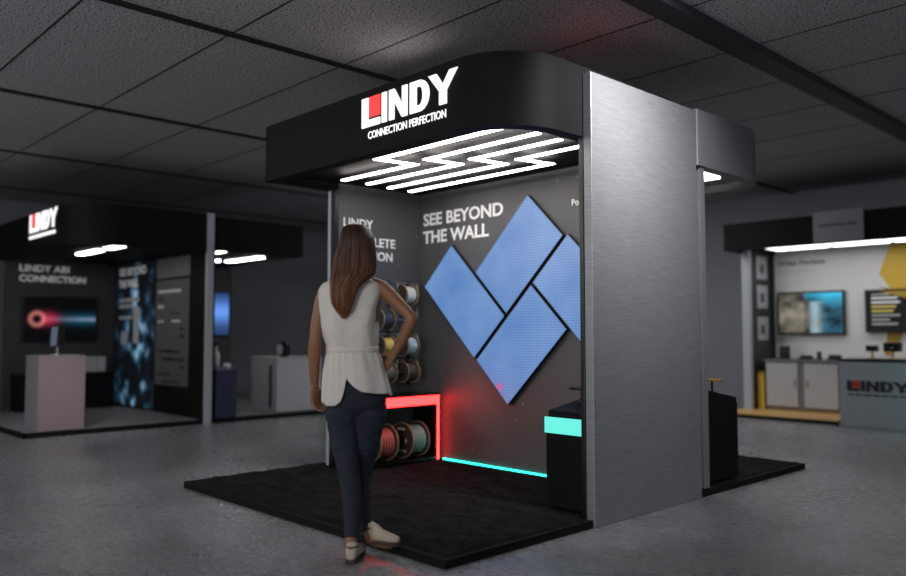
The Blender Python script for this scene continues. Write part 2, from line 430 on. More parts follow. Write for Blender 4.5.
# platform with black pile
PF = thing('platform', 'low black carpeted platform under the main stand', 'platform', (-4.29, 4.76, 0))
MB().box(-5.75, -2.94, 2.70, 6.90, 0, .045).box(-2.94, -2.885, 2.70, 3.897, 0, .045).box(-2.94, -2.885, 5.162, 6.90, 0, .045).build('deck', M['deck'], PF)
cp = MB(); nu, nv = 170, 250
cp.grid((-5.72, 2.73, 0), (2.805, 0, 0), (0, 4.14, 0), nu, nv)
FLAT = [(-5.6, -5.15, 3.84, 6.3), (-5.6, -2.9, 4.77, 5.05), (-3.33, -2.9, 3.88, 4.46), (-3.33, -2.9, 5.1, 5.9), (-3.0, -2.9, 3.88, 5.3)]
for p in cp.v:
    e = min(p.x + 5.72, -2.916 - p.x, p.y - 2.73, 6.869 - p.y)
    if e < .001 or any(a - .02 < p.x < b + .02 and c - .02 < p.y < d + .02 for a, b, c, d in FLAT): p.z = .046
    else: p.z = .056 + .010 * noise.noise((p.x * 9, p.y * 9, 0)) + random.uniform(-.004, .004)
cp.f = [f for f in cp.f if not any(-2.96 < cp.v[i].x and 3.89 < cp.v[i].y < 5.18 for i in f)]
o = cp.build('carpet', M['carpet'], PF, smooth=False); o['kind'] = 'stuff'

# red lit counter with the open bay
CT = thing('display_counter', 'low black counter with a glowing red front band and an open bay of cable reels', 'counter', (-5.32, 4.36, .06))
MB().box(XL, -5.165, 3.93, 4.752, .612, .628).build('countertop', M['blackgloss'], CT)
MB().box(XL, -5.18, 3.93, 3.955, .06, .612).build('side_panel', M['black'], CT)
MB().box(XL, -5.173, 4.725, 4.75, .06, .612).build('side_panel', M['black'], CT)
MB().box(XL, -5.175, 3.955, 4.725, .06, .075).build('bottom_shelf', M['blackgloss'], CT)
MB().box(-5.171, -5.162, 3.93, 4.736, .535, .612).build('light_band', M['red'], CT)
MB().box(-5.20, -5.1735, 3.956, 4.724, .525, .611).build('band_light_blocker', M['black'], CT)  # board added to block the band's red light from the bay
MB().box(-5.172, -5.161, 4.737, 4.752, .055, .612).build('light_tube', M['redline'], CT)

# reels
cols = dict(white='cfcfcb', navy='3a4256', yellow='c9a94a', ice='a9c3cc', brown='5a4a42', steel='8a8f98', grey='6f6d6a', black='2a2a2c', red='b04040', teal='58a8a0')
def cable_mat(cn, per):
    m = mat('cable_' + cn, cols[cn], .45); two = dict(red='d98a80', teal='d5dedb', white='e6e6e2', yellow='dcc27a', ice='c8d8dc').get(cn)
    if two:
        nt = m.node_tree; N = nt.nodes.new; L = nt.links.new
        tc = N('ShaderNodeTexCoord'); sx = N('ShaderNodeSeparateXYZ'); L(tc.outputs['Object'], sx.inputs[0])
        a = N('ShaderNodeMath'); a.operation = 'MULTIPLY'; a.inputs[1].default_value = PI / per; L(sx.outputs['Y'], a.inputs[0])
        q = N('ShaderNodeMath'); q.operation = 'SINE'; L(a.outputs[0], q.inputs[0])
        r = N('ShaderNodeValToRGB'); e = r.color_ramp.elements; e[0].position = .2; e[0].color = hexc(cols[cn]); e[1].position = .6; e[1].color = hexc(two)
        L(q.outputs[0], r.inputs['Fac']); L(r.outputs['Color'], nt.nodes['Principled BSDF'].inputs['Base Color'])
    return m
def winding(mb, c, L, r, per):
    n = int(L / per); prof = [(-L / 2, .014)]
    for k in range(n):
        a = -L / 2 + L * (k + .5) / n
        prof += [(a - per * .45, r - per * .35), (a, r), (a + per * .45, r - per * .35)]
    prof.append((L / 2, .014)); return mb.lathe(prof, c, Y, 36, True)
def spool(name, label, cat, c, R, L, colr, group, marks=False, rough=.5):
    t = thing(name, label, cat, (c[0], c[1], c[2] - R), group); c = Vector(c)
    for s in (-1, 1):
        a = s * (L / 2); th = .008 if R < .12 else .012
        f = MB().lathe([(a, .02), (a, R - .004), (a + s * th, R - .004), (a + s * th, .02)], c, Y, 44, True).build('flange', M['flange'], t, smooth='auto')
        MB().lathe([(a - s * .001, R - .006), (a - s * .001, R), (a + s * (th + .001), R), (a + s * (th + .001), R - .006)], c, Y, 44, True).build('rim', M['wood'], f, smooth='auto')
        MB().lathe([(a + s * th, .012), (a + s * th, R * .28), (a + s * (th + .003), R * .26), (a + s * (th + .003), .012)], c, Y, 28, True).build('hub', M['darkmetal'], t)
    per = .011 if R < .12 else .014
    winding(MB(), c, L - .001, R * .80, per).build('winding', cable_mat(colr, per), t, smooth=True)
    if marks:
        for k, (u, v, w, h) in enumerate(((-.055, .085, .05, .02), (.005, .085, .035, .02), (-.06, -.10, .045, .018), (.0, -.10, .06, .018), (.045, -.02, .02, .035))):
            y = c.y - L / 2 - .0135; MB().box(c.x + u, c.x + u + w, y, y + .003, c.z + v, c.z + v + h).build('printed_mark', M['white'], t)
    return t
g = 'cable spools on the wall rack'
SX = -5.36
for y, z, cn, lb in ((4.545, 1.49, 'white', 'spool of white cable at the top of the wall rack'),
                     (4.29, 1.27, 'navy', 'spool of dark navy cable in the second row of the wall rack'),
                     (4.305, 1.04, 'yellow', 'spool of yellow cable on the wall rack'),
                     (4.56, 1.04, 'ice', 'spool of pale ice blue cable beside the yellow one'),
                     (4.565, .815, 'brown', 'spool of dark brown cable in the lowest row of the wall rack'),
                     (4.31, .815, 'grey', 'spool of grey cable in the lowest row, below the yellow one')):
    spool('cable_spool', lb, 'cable spool', (SX, y, z), .092, .115, cn, g)
spool('cable_reel', 'large wooden reel of red cable in the open bay of the glowing counter', 'cable reel', (-5.325, 4.215, .231), .153, .17, 'red', 'cable reels in the counter bay', True)
spool('cable_reel', 'large wooden reel of teal and white cable in the open bay of the counter', 'cable reel', (-5.325, 4.565, .231), .153, .17, 'teal', 'cable reels in the counter bay', True)
RK = thing('spool_rack', 'black wire wall rack carrying the cable spools above the red counter', 'rack', (-5.45, 4.45, .63))
for yy in (4.20, 4.435, 4.66):
    MB().box(XL, XL + .015, yy - .012, yy + .012, .69, 1.62).build('upright', M['darkmetal'], RK)
for zz_ in (1.49, 1.27, 1.04, .815):
    MB().tube([(SX, 4.19, zz_), (SX, 4.67, zz_)], .008, 10, rounded=False).build('rod', M['chrome'], RK, smooth=True)
    for yy in (4.20, 4.435, 4.66):
        MB().tube([(XL + .01, yy, zz_ + .095), (SX, yy, zz_ + .10), (SX + .01, yy, zz_)], .0045, 8, rounded=False).build('bracket', M['chrome'], RK, smooth=True)
    MB().tube([(SX, 4.2, zz_ + .105), (SX, 4.66, zz_ + .105)], .004, 8, rounded=False).build('rail', M['chrome'], RK, smooth=True)

# blue screen tiles on the back wall
def led_panel(pts, label):
    cx = sum(p[0] for p in pts) / 4; cz = sum(p[1] for p in pts) / 4
    t = thing('led_panel', label, 'screen panel', (cx, YB, min(p[1] for p in pts)), 'tilted blue screen panels')
    def shr(d):
        out = []
        for i in range(4):
            p = Vector(pts[i]); a = (Vector(pts[i - 1]) - p).normalized(); b = (Vector(pts[(i + 1) % 4]) - p).normalized(); out.append(p + (a + b) * d)
        return out
    MB().slab([(p.x, YB - .004, p.y) for p in shr(.001)], (0, -.034, 0)).build('housing', M['bezel'], t)
    MB().slab([(p.x, YB - .038, p.y) for p in shr(.006)], (0, -.004, 0)).build('screen', M['ledblue'], t)
    return t
led_panel([(-5.364, 1.57), (-4.735, .942), (-4.381, 1.295), (-5.01, 1.924)], 'blue lit screen panel tilted beside the spool rack, lowest tip above the red glow')
led_panel([(-4.72, 1.665), (-4.366, 1.311), (-3.776, 1.90), (-4.13, 2.255)], 'blue lit screen panel whose corner is the topmost peak of the cluster')
t_b = led_panel([(-4.708, .929), (-4.354, .575), (-3.746, 1.183), (-4.10, 1.537)], 'blue lit screen panel with the lowest tip and a small pink patch')
MB().slab([(-4.47, YB - .0425, .725), (-4.43, YB - .0425, .685), (-4.40, YB - .0425, .715), (-4.44, YB - .0425, .755)], (0, -.002, 0)).build('pink_patch', glow('pink_patch', 'd868a0', .8), t_b)
led_panel([(-4.085, 1.553), (-3.449, .917), (-3.095, 1.27), (-3.731, 1.907)], 'blue lit screen panel partly hidden behind the dark post')

# podiums
def podium(label, y0, y1, mirror, band, face):
    t = thing('podium', label, 'podium', (-3.14, (y0 + y1) / 2, .055), 'black podiums on the platform')
    MB().box(-3.30, -3.003, y0, y1, .06, .62).build('body', M['black'], t, bevel=.004)
    za, zb = (.66, .73) if not mirror else (.73, .66)
    MB().slab([(-3.29, y0 + .012, .62), (-3.29, y1 - .012, .62), (-3.29, y1 - .012, zb), (-3.29, y0 + .012, za)], (.285, 0, 0)).build('sloped_top', M['black'], t, bevel=.003)
    if band: MB().box(-3.302, -3.003, y0 - .012, y0, .52, .62).build('light_band', M['teal'], t)
    return t
podium('black podium with a glowing teal band, in front of the blue panels', 3.97, 4.43, False, True, 0)
t2 = podium('plain black podium standing behind the brushed metal end wall', 5.41, 5.86, True, False, 0)
for ch in t2.children:      # this one stands a little further out, flush with the edge trim
    for v in ch.data.vertices: v.co.x += .045
for c, m, lb in (((-3.19, 4.2), M['darkmetal'], 'small dark round tray on a stem on the teal banded podium'), ((-3.06, 5.66), M['gold'], 'small round tray coloured as if lit orange, on a stem on the plain black podium')):
    zb = .66 + .07 * ((c[1] - 3.98) / .44) if c[1] < 5 else .73 - .07 * ((c[1] - 5.42) / .43)
    t = thing('display_tray', lb, 'tray', (c[0], c[1], zb - .004), 'round trays on the podiums')
    MB().lathe([(0, .03), (.006, .03), (.008, .008), (.778 - zb, .008)], (c[0], c[1], zb - .004), Z, 20).build('stem', M['darkmetal'], t)
    MB().lathe([(0, .02), (0, .078), (.006, .08), (.014, .08), (.014, .02)], (c[0], c[1], .772), Z, 36).build('plate', m, t)

# ================================================================ SECOND STAND (towards the far side hall)
S = thing('exhibition_booth', 'dark stand seen beyond the woman, with a small lit sign and a blue wall graphic', 'booth', (-11, 4.5, 0))
MB().box(-12.8, -9.56, 2.66, 6.75, 0, .05).build('platform', M['greycarpet'], S)
MB().box(-9.562, -9.54, 2.64, 6.75, 0, .06).build('platform_edge', M['black'], S)
MB().box(-12.8, -9.54, 2.64, 2.662, 0, .06).build('platform_edge', M['black'], S)
lw = MB().box(-12.68, -12.6, 3.2, 6.72, .05, 2.3).build('side_wall', M['wallgrey'], S)
text('LINDY ABI', (-12.6, 3.37, 2.05), Y, Z, .68, .10, .03).build('lettering', M['whitetext'], lw)
text('CONNECTION', (-12.6, 3.37, 1.90), Y, Z, .92, .10, .03).build('lettering', M['whitetext'], lw)
bk = MB().box(-12.6, -9.55, 4.74, 4.86, .05, 2.6).build('back_wall', M['black'], S)
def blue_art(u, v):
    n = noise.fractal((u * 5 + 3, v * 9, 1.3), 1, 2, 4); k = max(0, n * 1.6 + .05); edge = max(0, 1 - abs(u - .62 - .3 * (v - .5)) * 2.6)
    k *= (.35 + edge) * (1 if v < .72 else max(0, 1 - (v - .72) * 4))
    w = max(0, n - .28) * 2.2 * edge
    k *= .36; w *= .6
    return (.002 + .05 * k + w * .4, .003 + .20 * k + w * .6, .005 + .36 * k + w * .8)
picture('printed_graphic', blue_art, (-12.55, 4.735, .08), X, Z, 1.45, 2.15, 50, 80, M['screen'], bk)  # graphic made to glow by the screen material, not lit by lamps
text('SEE BEYOND', (-12.42, 4.733, 2.02), X, Z, 1.0, .12, .03).build('lettering', M['whitetext'], bk)
text('THE WALL', (-12.42, 4.733, 1.84), X, Z, .72, .12, .03).build('lettering', M['whitetext'], bk)
M['pale'] = mat('pale_print', 'c8c8c8', .5)
for x0, z0, w, h in ((-12.4, 1.62, .75, .06), (-12.4, 1.53, .55, .06), (-12.4, 1.36, .5, .05), (-11.85, 1.0, .2, .55), (-12.3, .98, .2, .2)):
    MB().box(x0, x0 + w, 4.728, 4.733, z0, z0 + h).build('printed_mark', M['pale'], bk)
def list_art(u, v): 
    b = .085 + .03 * v; 
    r = (v * 14) % 1
    on = .3 < r < .62 and .07 < u < .9 and v < .92 and (noise.cell((int(v * 14) * 3.1, int(u * 4) * 1.7, 0)) > .25)
    s = .6 if (int(v * 14) in (12, 10, 8, 5)) else .012
    return (s,) * 3 if on and (s > .1 or (u * 8) % 1 < .75) else (b, b, b * 1.05)
picture('poster', list_art, (-11.07, 4.734, .44), X, Z, 1.05, 1.45, 50, 110, M['print'], bk)
MB().box(-11.07, -10.02, 4.736, 4.742, 1.92, 2.26).build('poster_head', M['greypaint'], bk)
MB().box(-9.53, -9.48, 4.715, 4.80, 0, 2.69).build('post', M['trimgrey'], S)
sc = canopy(S, -12.75, -9.50, 3.08, 4.71, 2.19, 2.68, (.6, .012, .012, .05), M['black'], rim=.10, rec=.03)
logo(sc, -11.1, 2.43, 1.03, .23, 3.08, M['logo'], M['logored'])
MB().box(-11.08, -10.1, 3.062, 3.08, 2.35, 2.385).build('tagline', M['logo'], sc)
for x0, x1 in ((-11.15, -10.42), (-10.18, -9.66)):
    MB().box(x0, x1, 3.66, 3.77, 2.20, 2.217).build('light_tube', M['led'], sc)
sc2 = canopy(S, -12.75, -9.54, 4.87, 6.2, 2.22, 2.66, (.012, .05, .05, .012), M['black'], rim=.06, rec=.03)
for x0, x1, yy in ((-10.5, -9.63, 4.98), (-11.6, -11.0, 5.58), (-11.1, -10.1, 5.80)):
    MB().box(x0, x1, yy, yy + .10, 2.228, 2.246).build('light_tube', M['led'], sc2)

def flare(u, v):
    d = math.hypot((u - .17) * 1.65, v - .5); ring = math.exp(-((d - .17) / .07) ** 2); y = abs(v - .5)
    st = math.exp(-(y / .045) ** 2) * max(0, u - .2); hal = math.exp(-(y / .13) ** 2)
    red = math.exp(-((u - .3) / .14) ** 2) * hal; bl = hal * max(0, min(1, (u - .4) * 2.5)) * max(0, 1.05 - u * .6)
    hole = 1 - math.exp(-(d / .13) ** 4)
    red *= hole * .8; st *= .9; ring = math.exp(-((d - .15) / .045) ** 2)
    return (.001 + ring * .40 + red * .6 + st * .25, .001 + ring * .14 + red * .04 + bl * .12 + st * .25, .0015 + ring * .12 + red * .11 + bl * .22 + st * .32)
def tv(label, group, face, p0, w, h, fn, m, nu=70, nv=40):
    """face 'X' looks along +X, 'Y' looks along -Y; p0 = lower corner of the screen"""
    p0 = Vector(p0); t = thing('television', label, 'television', p0 + (Y if face == 'X' else X) * w / 2, group)
    if face == 'X': MB().box(p0.x - .055, p0.x, p0.y - .03, p0.y + w + .03, p0.z - .03, p0.z + h + .03).build('casing', M['bezel'], t, bevel=.006)
    else: MB().box(p0.x - .03, p0.x + w + .03, p0.y, p0.y + .055, p0.z - .03, p0.z + h + .03).build('casing', M['bezel'], t, bevel=.006)
    off = X * .003 if face == 'X' else Y * -.003
    picture('screen', fn, p0 + off, Y if face == 'X' else X, Z, w, h, nu, nv, m, t)
    return t
tv('black wall television showing a red ring with a blue light streak', None, 'X', (-12.54, 3.44, 1.06), .99, .60, flare, M['screen'])
def cubeart(u, v):
    k = math.exp(-((v - .55) / .25) ** 2); return (.02 + .12 * k, .05 + .28 * k, .15 + .75 * k)
tv('blue lit television on the wall beyond the grey post', None, 'X', (-12.54, 5.92, 1.13), .72, .70, cubeart, M['screen'], 10, 20)

t = thing('podium', 'pale mauve podium with a grey side at the corner of the dark stand', 'podium', (-9.93, 3.07, .05))
MB().box(-10.2, -9.70, 2.83, 3.31, .05, .88).build('body', M['greypaint'], t, bevel=.004)
MB().box(-9.70, -9.68, 2.82, 3.32, .05, .89).build('front_panel', M['pinkcab'], t)
MB().box(-10.2, -9.70, 2.82, 3.32, .88, .895).build('top', M['greypaint'], t)
t = thing('tablet_stand', 'tilted dark tablet on a stand on top of the mauve podium', 'tablet', (-9.92, 3.08, .895))
MB().lathe([(0, .06), (.01, .06), (.012, .012), (.13, .012)], (-9.92, 3.08, .895), Z, 18).build('stand', M['chrome'], t)
MB().slab([(-9.90, 2.98, .98), (-9.90, 3.15, 1.0), (-9.98, 3.18, 1.24), (-9.98, 3.01, 1.22)], (-.02, 0, -.006)).build('tablet', M['bezel'], t)
MB().slab([(-9.897, 2.995, 1.0), (-9.897, 3.06, 1.005), (-9.972, 3.10, 1.225), (-9.972, 3.03, 1.218)], (.003, 0, .001)).build('screen', glow('tablet_screen', '6f7a90', .5), t)
t = thing('sideboard', 'low dark sideboard against the wall under the television', 'sideboard', (-12.4, 4.0, .05))
MB().box(-12.6, -12.2, 3.3, 4.6, .05, .56).build('body', M['black'], t); MB().box(-12.6, -12.18, 3.28, 4.62, .56, .58).build('top', M['blackgloss'], t)
t = thing('display_box', 'small white box on the low dark sideboard', 'box', (-12.35, 4.36, .58))
MB().box(-12.45, -12.25, 4.22, 4.36, .58, .80).build('carton', M['whitecab'], t); MB().box(-12.45, -12.25, 4.37, 4.49, .58, .80).build('carton', M['whitecab'], t)
t = thing('podium', 'navy podium beside the grey post of the dark stand', 'podium', (-9.7, 5.05, .05))
MB().box(-10.0, -9.57, 4.9, 5.2, .05, .66).build('body', M['navy'], t, bevel=.004); MB().box(-10.01, -9.56, 4.895, 5.21, .66, .675).build('top', M['navy'], t)
t = thing('bottle', 'white bottle standing on the navy podium', 'bottle', (-9.75, 4.99, .675))
MB().lathe([(0, .001), (0, .045), (.2, .045), (.25, .018), (.31, .018)], (-9.75, 4.99, .675), Z, 20).build('body', M['white'], t, smooth=True)
MB().lathe([(.31, .022), (.35, .022), (.35, .001)], (-9.75, 4.99, .675), Z, 20).build('cap', M['bezel'], t)
tag(MB().ball((-9.66, 5.10, .715), (.06, .05, .04), 10).build('puck', M['white'], smooth=True), 'small white rounded gadget on the navy podium', 'gadget')
t = thing('counter', 'white counter with a dark vertical slot, carrying a round black gadget', 'counter', (-10.1, 6.2, .05))
MB().box(-10.48, -9.77, 5.92, 6.66, .05, .79).build('body', M['whitecab'], t, bevel=.005); MB().box(-10.49, -9.76, 5.91, 6.67, .79, .81).build('top', M['whitecab'], t)
MB().box(-9.97, -9.90, 5.915, 5.925, .1, .7).build('slot', M['navy'], t)
t = thing('speaker', 'round black gadget on top of the white counter', 'gadget', (-9.95, 6.12, .81))
MB().box(-10.06, -9.84, 6.08, 6.2, .81, 1.03).build('body', M['bezel'], t, bevel=.05)
MB().lathe([(0, .005), (0, .07), (.012, .075), (.014, .03), (.006, .005)], (-9.95, 6.08, .92), -Y, 24).build('ring', M['trimgrey'], t)

# ================================================================ THIRD STAND (white wall, yellow graphics)
T = thing('exhibition_booth', 'stand with a white back wall, yellow graphic and black light-strip canopy', 'booth', (-3.5, 11, 0))
MB().slab([(-5.55, 10.42, 0), (-3.93, 10.42, 0), (-3.93, 11.05, 0), (-1.2, 11.05, 0), (-1.2, 11.85, 0), (-5.55, 11.85, 0)], (0, 0, .06)).build('platform', M['woodfloor'], T)
MB().box(-5.55, -3.93, 10.40, 10.42, 0, .045).build('platform_edge', M['black'], T)
wb = MB().box(-5.3, -1.2, 11.76, 11.86, .06, 2.4).build('back_wall', M['backwhite'], T)
text('Urban Horizon', (-5.24, 11.76, 2.155), X, Z, .68, .075, .02).build('lettering', mat('dark_print', '4a4a4e', .5), wb)
for x0, w in ((-5.24, .2), (-5.02, .14), (-4.86, .15)): MB().box(x0, x0 + w, 11.754, 11.76, 2.05, 2.075).build('printed_mark', M['pale'], wb)
MB().slab([(-3.84, 11.757, 1.97), (-3.60, 11.757, 1.60), (-2.6, 11.757, 1.60), (-2.3, 11.757, 2.0), (-2.6, 11.757, 2.4), (-3.68, 11.757, 2.4)], (0, -.004, 0)).build('yellow_graphic', M['yellow'], wb)
MB().slab([(-3.86, 11.752, 1.80), (-2.6, 11.752, 1.45), (-2.6, 11.752, 1.30), (-3.66, 11.752, 1.70)], (0, -.003, 0)).build('yellow_graphic', M['yellowdark'], wb)
MB().slab([(-3.80, 11.752, .86), (-3.70, 11.752, .86), (-3.55, 11.752, 1.17), (-3.75, 11.752, 1.17)], (0, -.003, 0)).build('yellow_graphic', M['yellowdark'], wb)
ws = MB().box(-5.45, -5.36, 11.1, 11.86, .06, 2.4).build('side_wall', M['wallgrey'], T)
MB().box(-5.46, -5.35, 11.02, 11.1, .0, 2.4).build('post', M['trimgrey'], T)
for k, z in enumerate((1.95, 1.52, 1.05)):
    MB().box(-5.36, -5.352, 11.28, 11.62, z, z + .34).build('poster', M['whitecab'], ws)
    MB().box(-5.353, -5.348, 11.38, 11.5, z + .09, z + .22).build('poster_mark', mat('mid_print', '5b5b5e', .5), ws)
c3 = canopy(T, -5.52, -1.2, 10.60, 11.90, 2.32, 2.70, (.02, .012, .012, .03), M['black'], rim=.1, rec=.04)
for k in range(5):
    MB().box(-5.02 + k * .78, -5.02 + k * .78 + .70, 10.80, 11.3, 2.335, 2.355).build('light_panel', M['led2'], c3)
sg = MB().box(-4.24, -3.62, 10.57, 10.60, 2.33, 2.73).build('sign', mat('grey_sign', '84868b', .5), c3)
M['faint'] = mat('faint_print', '55555a', .5)
for x0, w in ((-4.17, .13), (-4.03, .20), (-3.81, .11)): MB().box(x0, x0 + w, 10.566, 10.57, 2.53, 2.565).build('printed_mark', M['faint'], sg)
def street(u, v):
    n = noise.fractal((u * 6, v * 5, 2), 1, 2, 4)
    if u < .5: b = .10 + .12 * n + .25 * max(0, 1 - abs(v - .45) * 3) * (.4 + u); c = (b, b * .9, b * .72)
    else: b = .12 + .12 * n; w = math.exp(-((u - .58) / .09) ** 2) * .6 * (v < .8); c = (b * .25 + w * .8, b * 1.0 + w, b * 1.6 + w)
    top = max(0, v - .72 - .1 * math.sin(u * 5)) * 6
    if u > .4: c = (c[0] * .6 + .02 * top, c[1] * .6 + .22 * top, c[2] * .6 + .34 * top)
    return tuple(max(.005, x) for x in c)
tv('wall television showing a street beside blue glass', 'televisions on the white wall', 'Y', (-5.22, 11.70, 1.16), .90, .57, street, M['screen'])
def slide(u, v):
    k = int(v * 9); r = (v * 9) % 1; on = .25 < r < .7 and .06 < u < (.34, .4, .3, .42, .34, .38, .42, .4, .3)[min(k, 8)] and .1 < v < .93
    if v > 1.0 - .5 * (u - .15) and u > .15: return (.25, .17, .02)
    if not on: return (.008, .008, .009)
    return (.5, .5, .5) if k >= 6 else ((.4, .33, .1) if k in (4, 5) else (.22, .22, .22))
tv('wall television showing white and yellow lines of text on black', 'televisions on the white wall', 'Y', (-3.99, 11.69, 1.19), .98, .53, slide, M['screen'], 60, 54)
t = thing('cabinet', 'white two door cabinet against the white wall under the street television', 'cabinet', (-4.7, 11.45, .06))
MB().box(-5.22, -4.2, 11.22, 11.74, .10, .75).build('body', M['greypaint'], t)
MB().box(-5.24, -4.18, 11.18, 11.76, .75, .775).build('top', M['greypaint'], t)
MB().box(-5.20, -4.22, 11.24, 11.72, .06, .10).build('plinth', M['wood'], t)
for x0 in (-5.205, -4.665):
    d = MB().box(x0, x0 + .45, 11.2, 11.22, .12, .73).build('door', M['whitecab'], t, bevel=.003)
    MB().box(x0 + (.40 if x0 < -5 else .03), x0 + (.42 if x0 < -5 else .05), 11.185, 11.2, .4, .5).build('handle', M['chrome'], d)
t = thing('reception_counter', 'grey reception counter with a red and black logo on its front', 'counter', (-3.0, 10.75, .06))
cb = MB().box(-3.91, -1.9, 10.44, 10.98, .0, .80).build('body', mat('grey_counter_laminate', '8d9096', .5), t)
MB().box(-3.93, -1.88, 10.43, 11.0, .80, .83).build('top', M['darkmetal'], t)
logo(cb, -3.82, .44, .70, .125, 10.44, mat('black_letter', '151517', .5), mat('red_letter', 'b3262b', .5), .01)
for k in range(7): MB().box(-3.82 + k * .1, -3.82 + k * .1 + .075, 10.434, 10.44, .385, .40).build('printed_mark', M['bezel'], cb)
t = thing('display_bollard', 'yellow upright display post beside the white two door cabinet', 'display post', (-5.3, 11.06, .06))
MB().box(-5.335, -5.24, 11.18, 11.3, .06, .56).build('body', M['yellow'], t); MB().box(-5.335, -5.24, 11.18, 11.3, .56, .60).build('cap', M['yellowdark'], t)
def gadget(name, label, c, w, d, h, screen=False):
    t = thing(name, label, 'gadget', c)
    MB().box(c[0] - w / 2, c[0] + w / 2, c[1] - d / 2, c[1] + d / 2, c[2], c[2] + .02).build('base', M['bezel'], t)
    MB().box(c[0] - w * .42, c[0] + w * .42, c[1], c[1] + d * .4, c[2] + .02, c[2] + h).build('body', M['darkmetal'], t, bevel=.008)
    MB().box(c[0] - w * .3, c[0] + w * .3, c[1] - .004, c[1], c[2] + h * .4, c[2] + h * .9).build('front', M['blackgloss'], t)
gadget('docking_box', 'tall dark gadget at the near end of the cabinet beside the bollard', (-5.03, 11.4, .775), .16, .14, .19)
gadget('adapter_box', 'low dark gadget in the middle of the white cabinet', (-4.72, 11.4, .775), .2, .12, .06)
gadget('hub_box', 'small dark gadget above the second cabinet door', (-4.54, 11.4, .775), .07, .1, .12)
gadget('switch_box', 'wide flat dark gadget at the counter end of the cabinet', (-4.33, 11.4, .775), .2, .14, .075)
for c, r, lb in (((-3.62, 10.75), .05, 'small black round camera on the reception counter'), ((-3.38, 10.75), .075, 'larger black camera on a short stand on the reception counter')):
    t = thing('camera_stand', lb, 'camera', (c[0], c[1], .83))
    MB().lathe([(0, .05), (.01, .05), (.012, .012), (.10, .012)], (c[0], c[1], .83), Z, 16).build('stand', M['gold'], t)
    MB().box(c[0] - r * 1.3, c[0] + r * 1.3, c[1] - .05, c[1] + .05, .92, .92 + r * 1.5).build('body', M['bezel'], t, bevel=.01)
    MB().lathe([(0, r * .5), (.03, r * .5), (.03, r * .4), (.02, .004)], (c[0], c[1] - .05, .92 + r * .75), -Y, 20).build('lens', M['blackgloss'], t)

# ================================================================ THE WOMAN
def remeshed(mb, name, m, parent, vox, it=3, wr=None):
    me = bpy.data.meshes.new('tmp'); me.from_pydata([tuple(p) for p in mb.v], [], mb.f)
    bm = bmesh.new(); bm.from_mesh(me); bmesh.ops.recalc_face_normals(bm, faces=bm.faces); bm.to_mesh(me); bm.free()
    o = bpy.data.objects.new('tmp', me); COL.objects.link(o)
    r = o.modifiers.new('r', 'REMESH'); r.mode = 'VOXEL'; r.voxel_size = vox
    dg = bpy.context.evaluated_depsgraph_get(); me2 = bpy.data.meshes.new_from_object(o.evaluated_get(dg))
    bpy.data.objects.remove(o)
    bm = bmesh.new(); bm.from_mesh(me2)
    for _ in range(it): bmesh.ops.smooth_vert(bm, verts=bm.verts, factor=.5, use_axis_x=True, use_axis_y=True, use_axis_z=True)
    if wr:
        bm.normal_update()
        for v in bm.verts: v.co += v.normal * wr(v.co)
    out = MB(); out.add([v.co.copy() for v in bm.verts], [tuple(v.index for v in f.verts) for f in bm.faces]); bm.free(); bpy.data.meshes.remove(me2)
    return out.build(name, m, parent, smooth=True, fix=False)
D0 = 4.25
px = D0 / F
W = thing('person', 'woman seen from behind in a sleeveless cream blouse and dark jeans, hand on hip', 'person', tuple(at(352, 556, 4.14).xy) + (0,))
M['skin'] = mat('skin', '82593f', .5, vary=((30, 30, 30), .06))
M['hair'] = mat('brown_hair', '432a1d', .45, vary=((60, 60, 4), .4), spec=.25)
hm = M['hair']; nt = hm.node_tree; tc = nt.nodes.new('ShaderNodeTexCoord'); sx = nt.nodes.new('ShaderNodeSeparateXYZ'); nt.links.new(tc.outputs['Object'], sx.inputs[0])
mr = nt.nodes.new('ShaderNodeMapRange'); mr.inputs[1].default_value = 1.22; mr.inputs[2].default_value = 1.66; mr.inputs[3].default_value = 1; mr.inputs[4].default_value = 0
nt.links.new(sx.outputs['Z'], mr.inputs[0]); cr = nt.nodes.new('ShaderNodeValToRGB'); cr.color_ramp.elements[0].color = hexc('35211a'); cr.color_ramp.elements[1].color = hexc('70482f')
nt.links.new(mr.outputs[0], cr.inputs['Fac']); nt.links.new(cr.outputs['Color'], [n for n in nt.nodes if n.type == 'VECT_MATH'][0].inputs[0])
M['cloth'] = mat('cream_woven_blouse', 'c6c1ba', .85, bump=((240, 240, 240), .25, .002), sheen=.2)
M['denim'] = mat('dark_denim', '161c2b', .85, vary=((25, 25, 9), .25), bump=((120, 120, 60), .3, .003))
M['shoe'] = mat('beige_suede', 'b0a592', .7, vary=((30, 30, 30), .1))
M['sole'] = mat('dark_rubber', '3a2e28', .8)
def ringh(cx, cy, D, rx, ry, n=48, p=2.0, tw=0.0):
    c = at(cx, cy, D); out = []
    for k in range(n):
        a = 2 * PI * k / n; ca, sa = math.cos(a), math.sin(a)
        x = math.copysign(abs(ca) ** (2 / p), ca); y = math.copysign(abs(sa) ** (2 / p), sa)
        out.append(c + RT * (rx * x) + FH * (ry * y + tw * x))
    return out
body = MB()
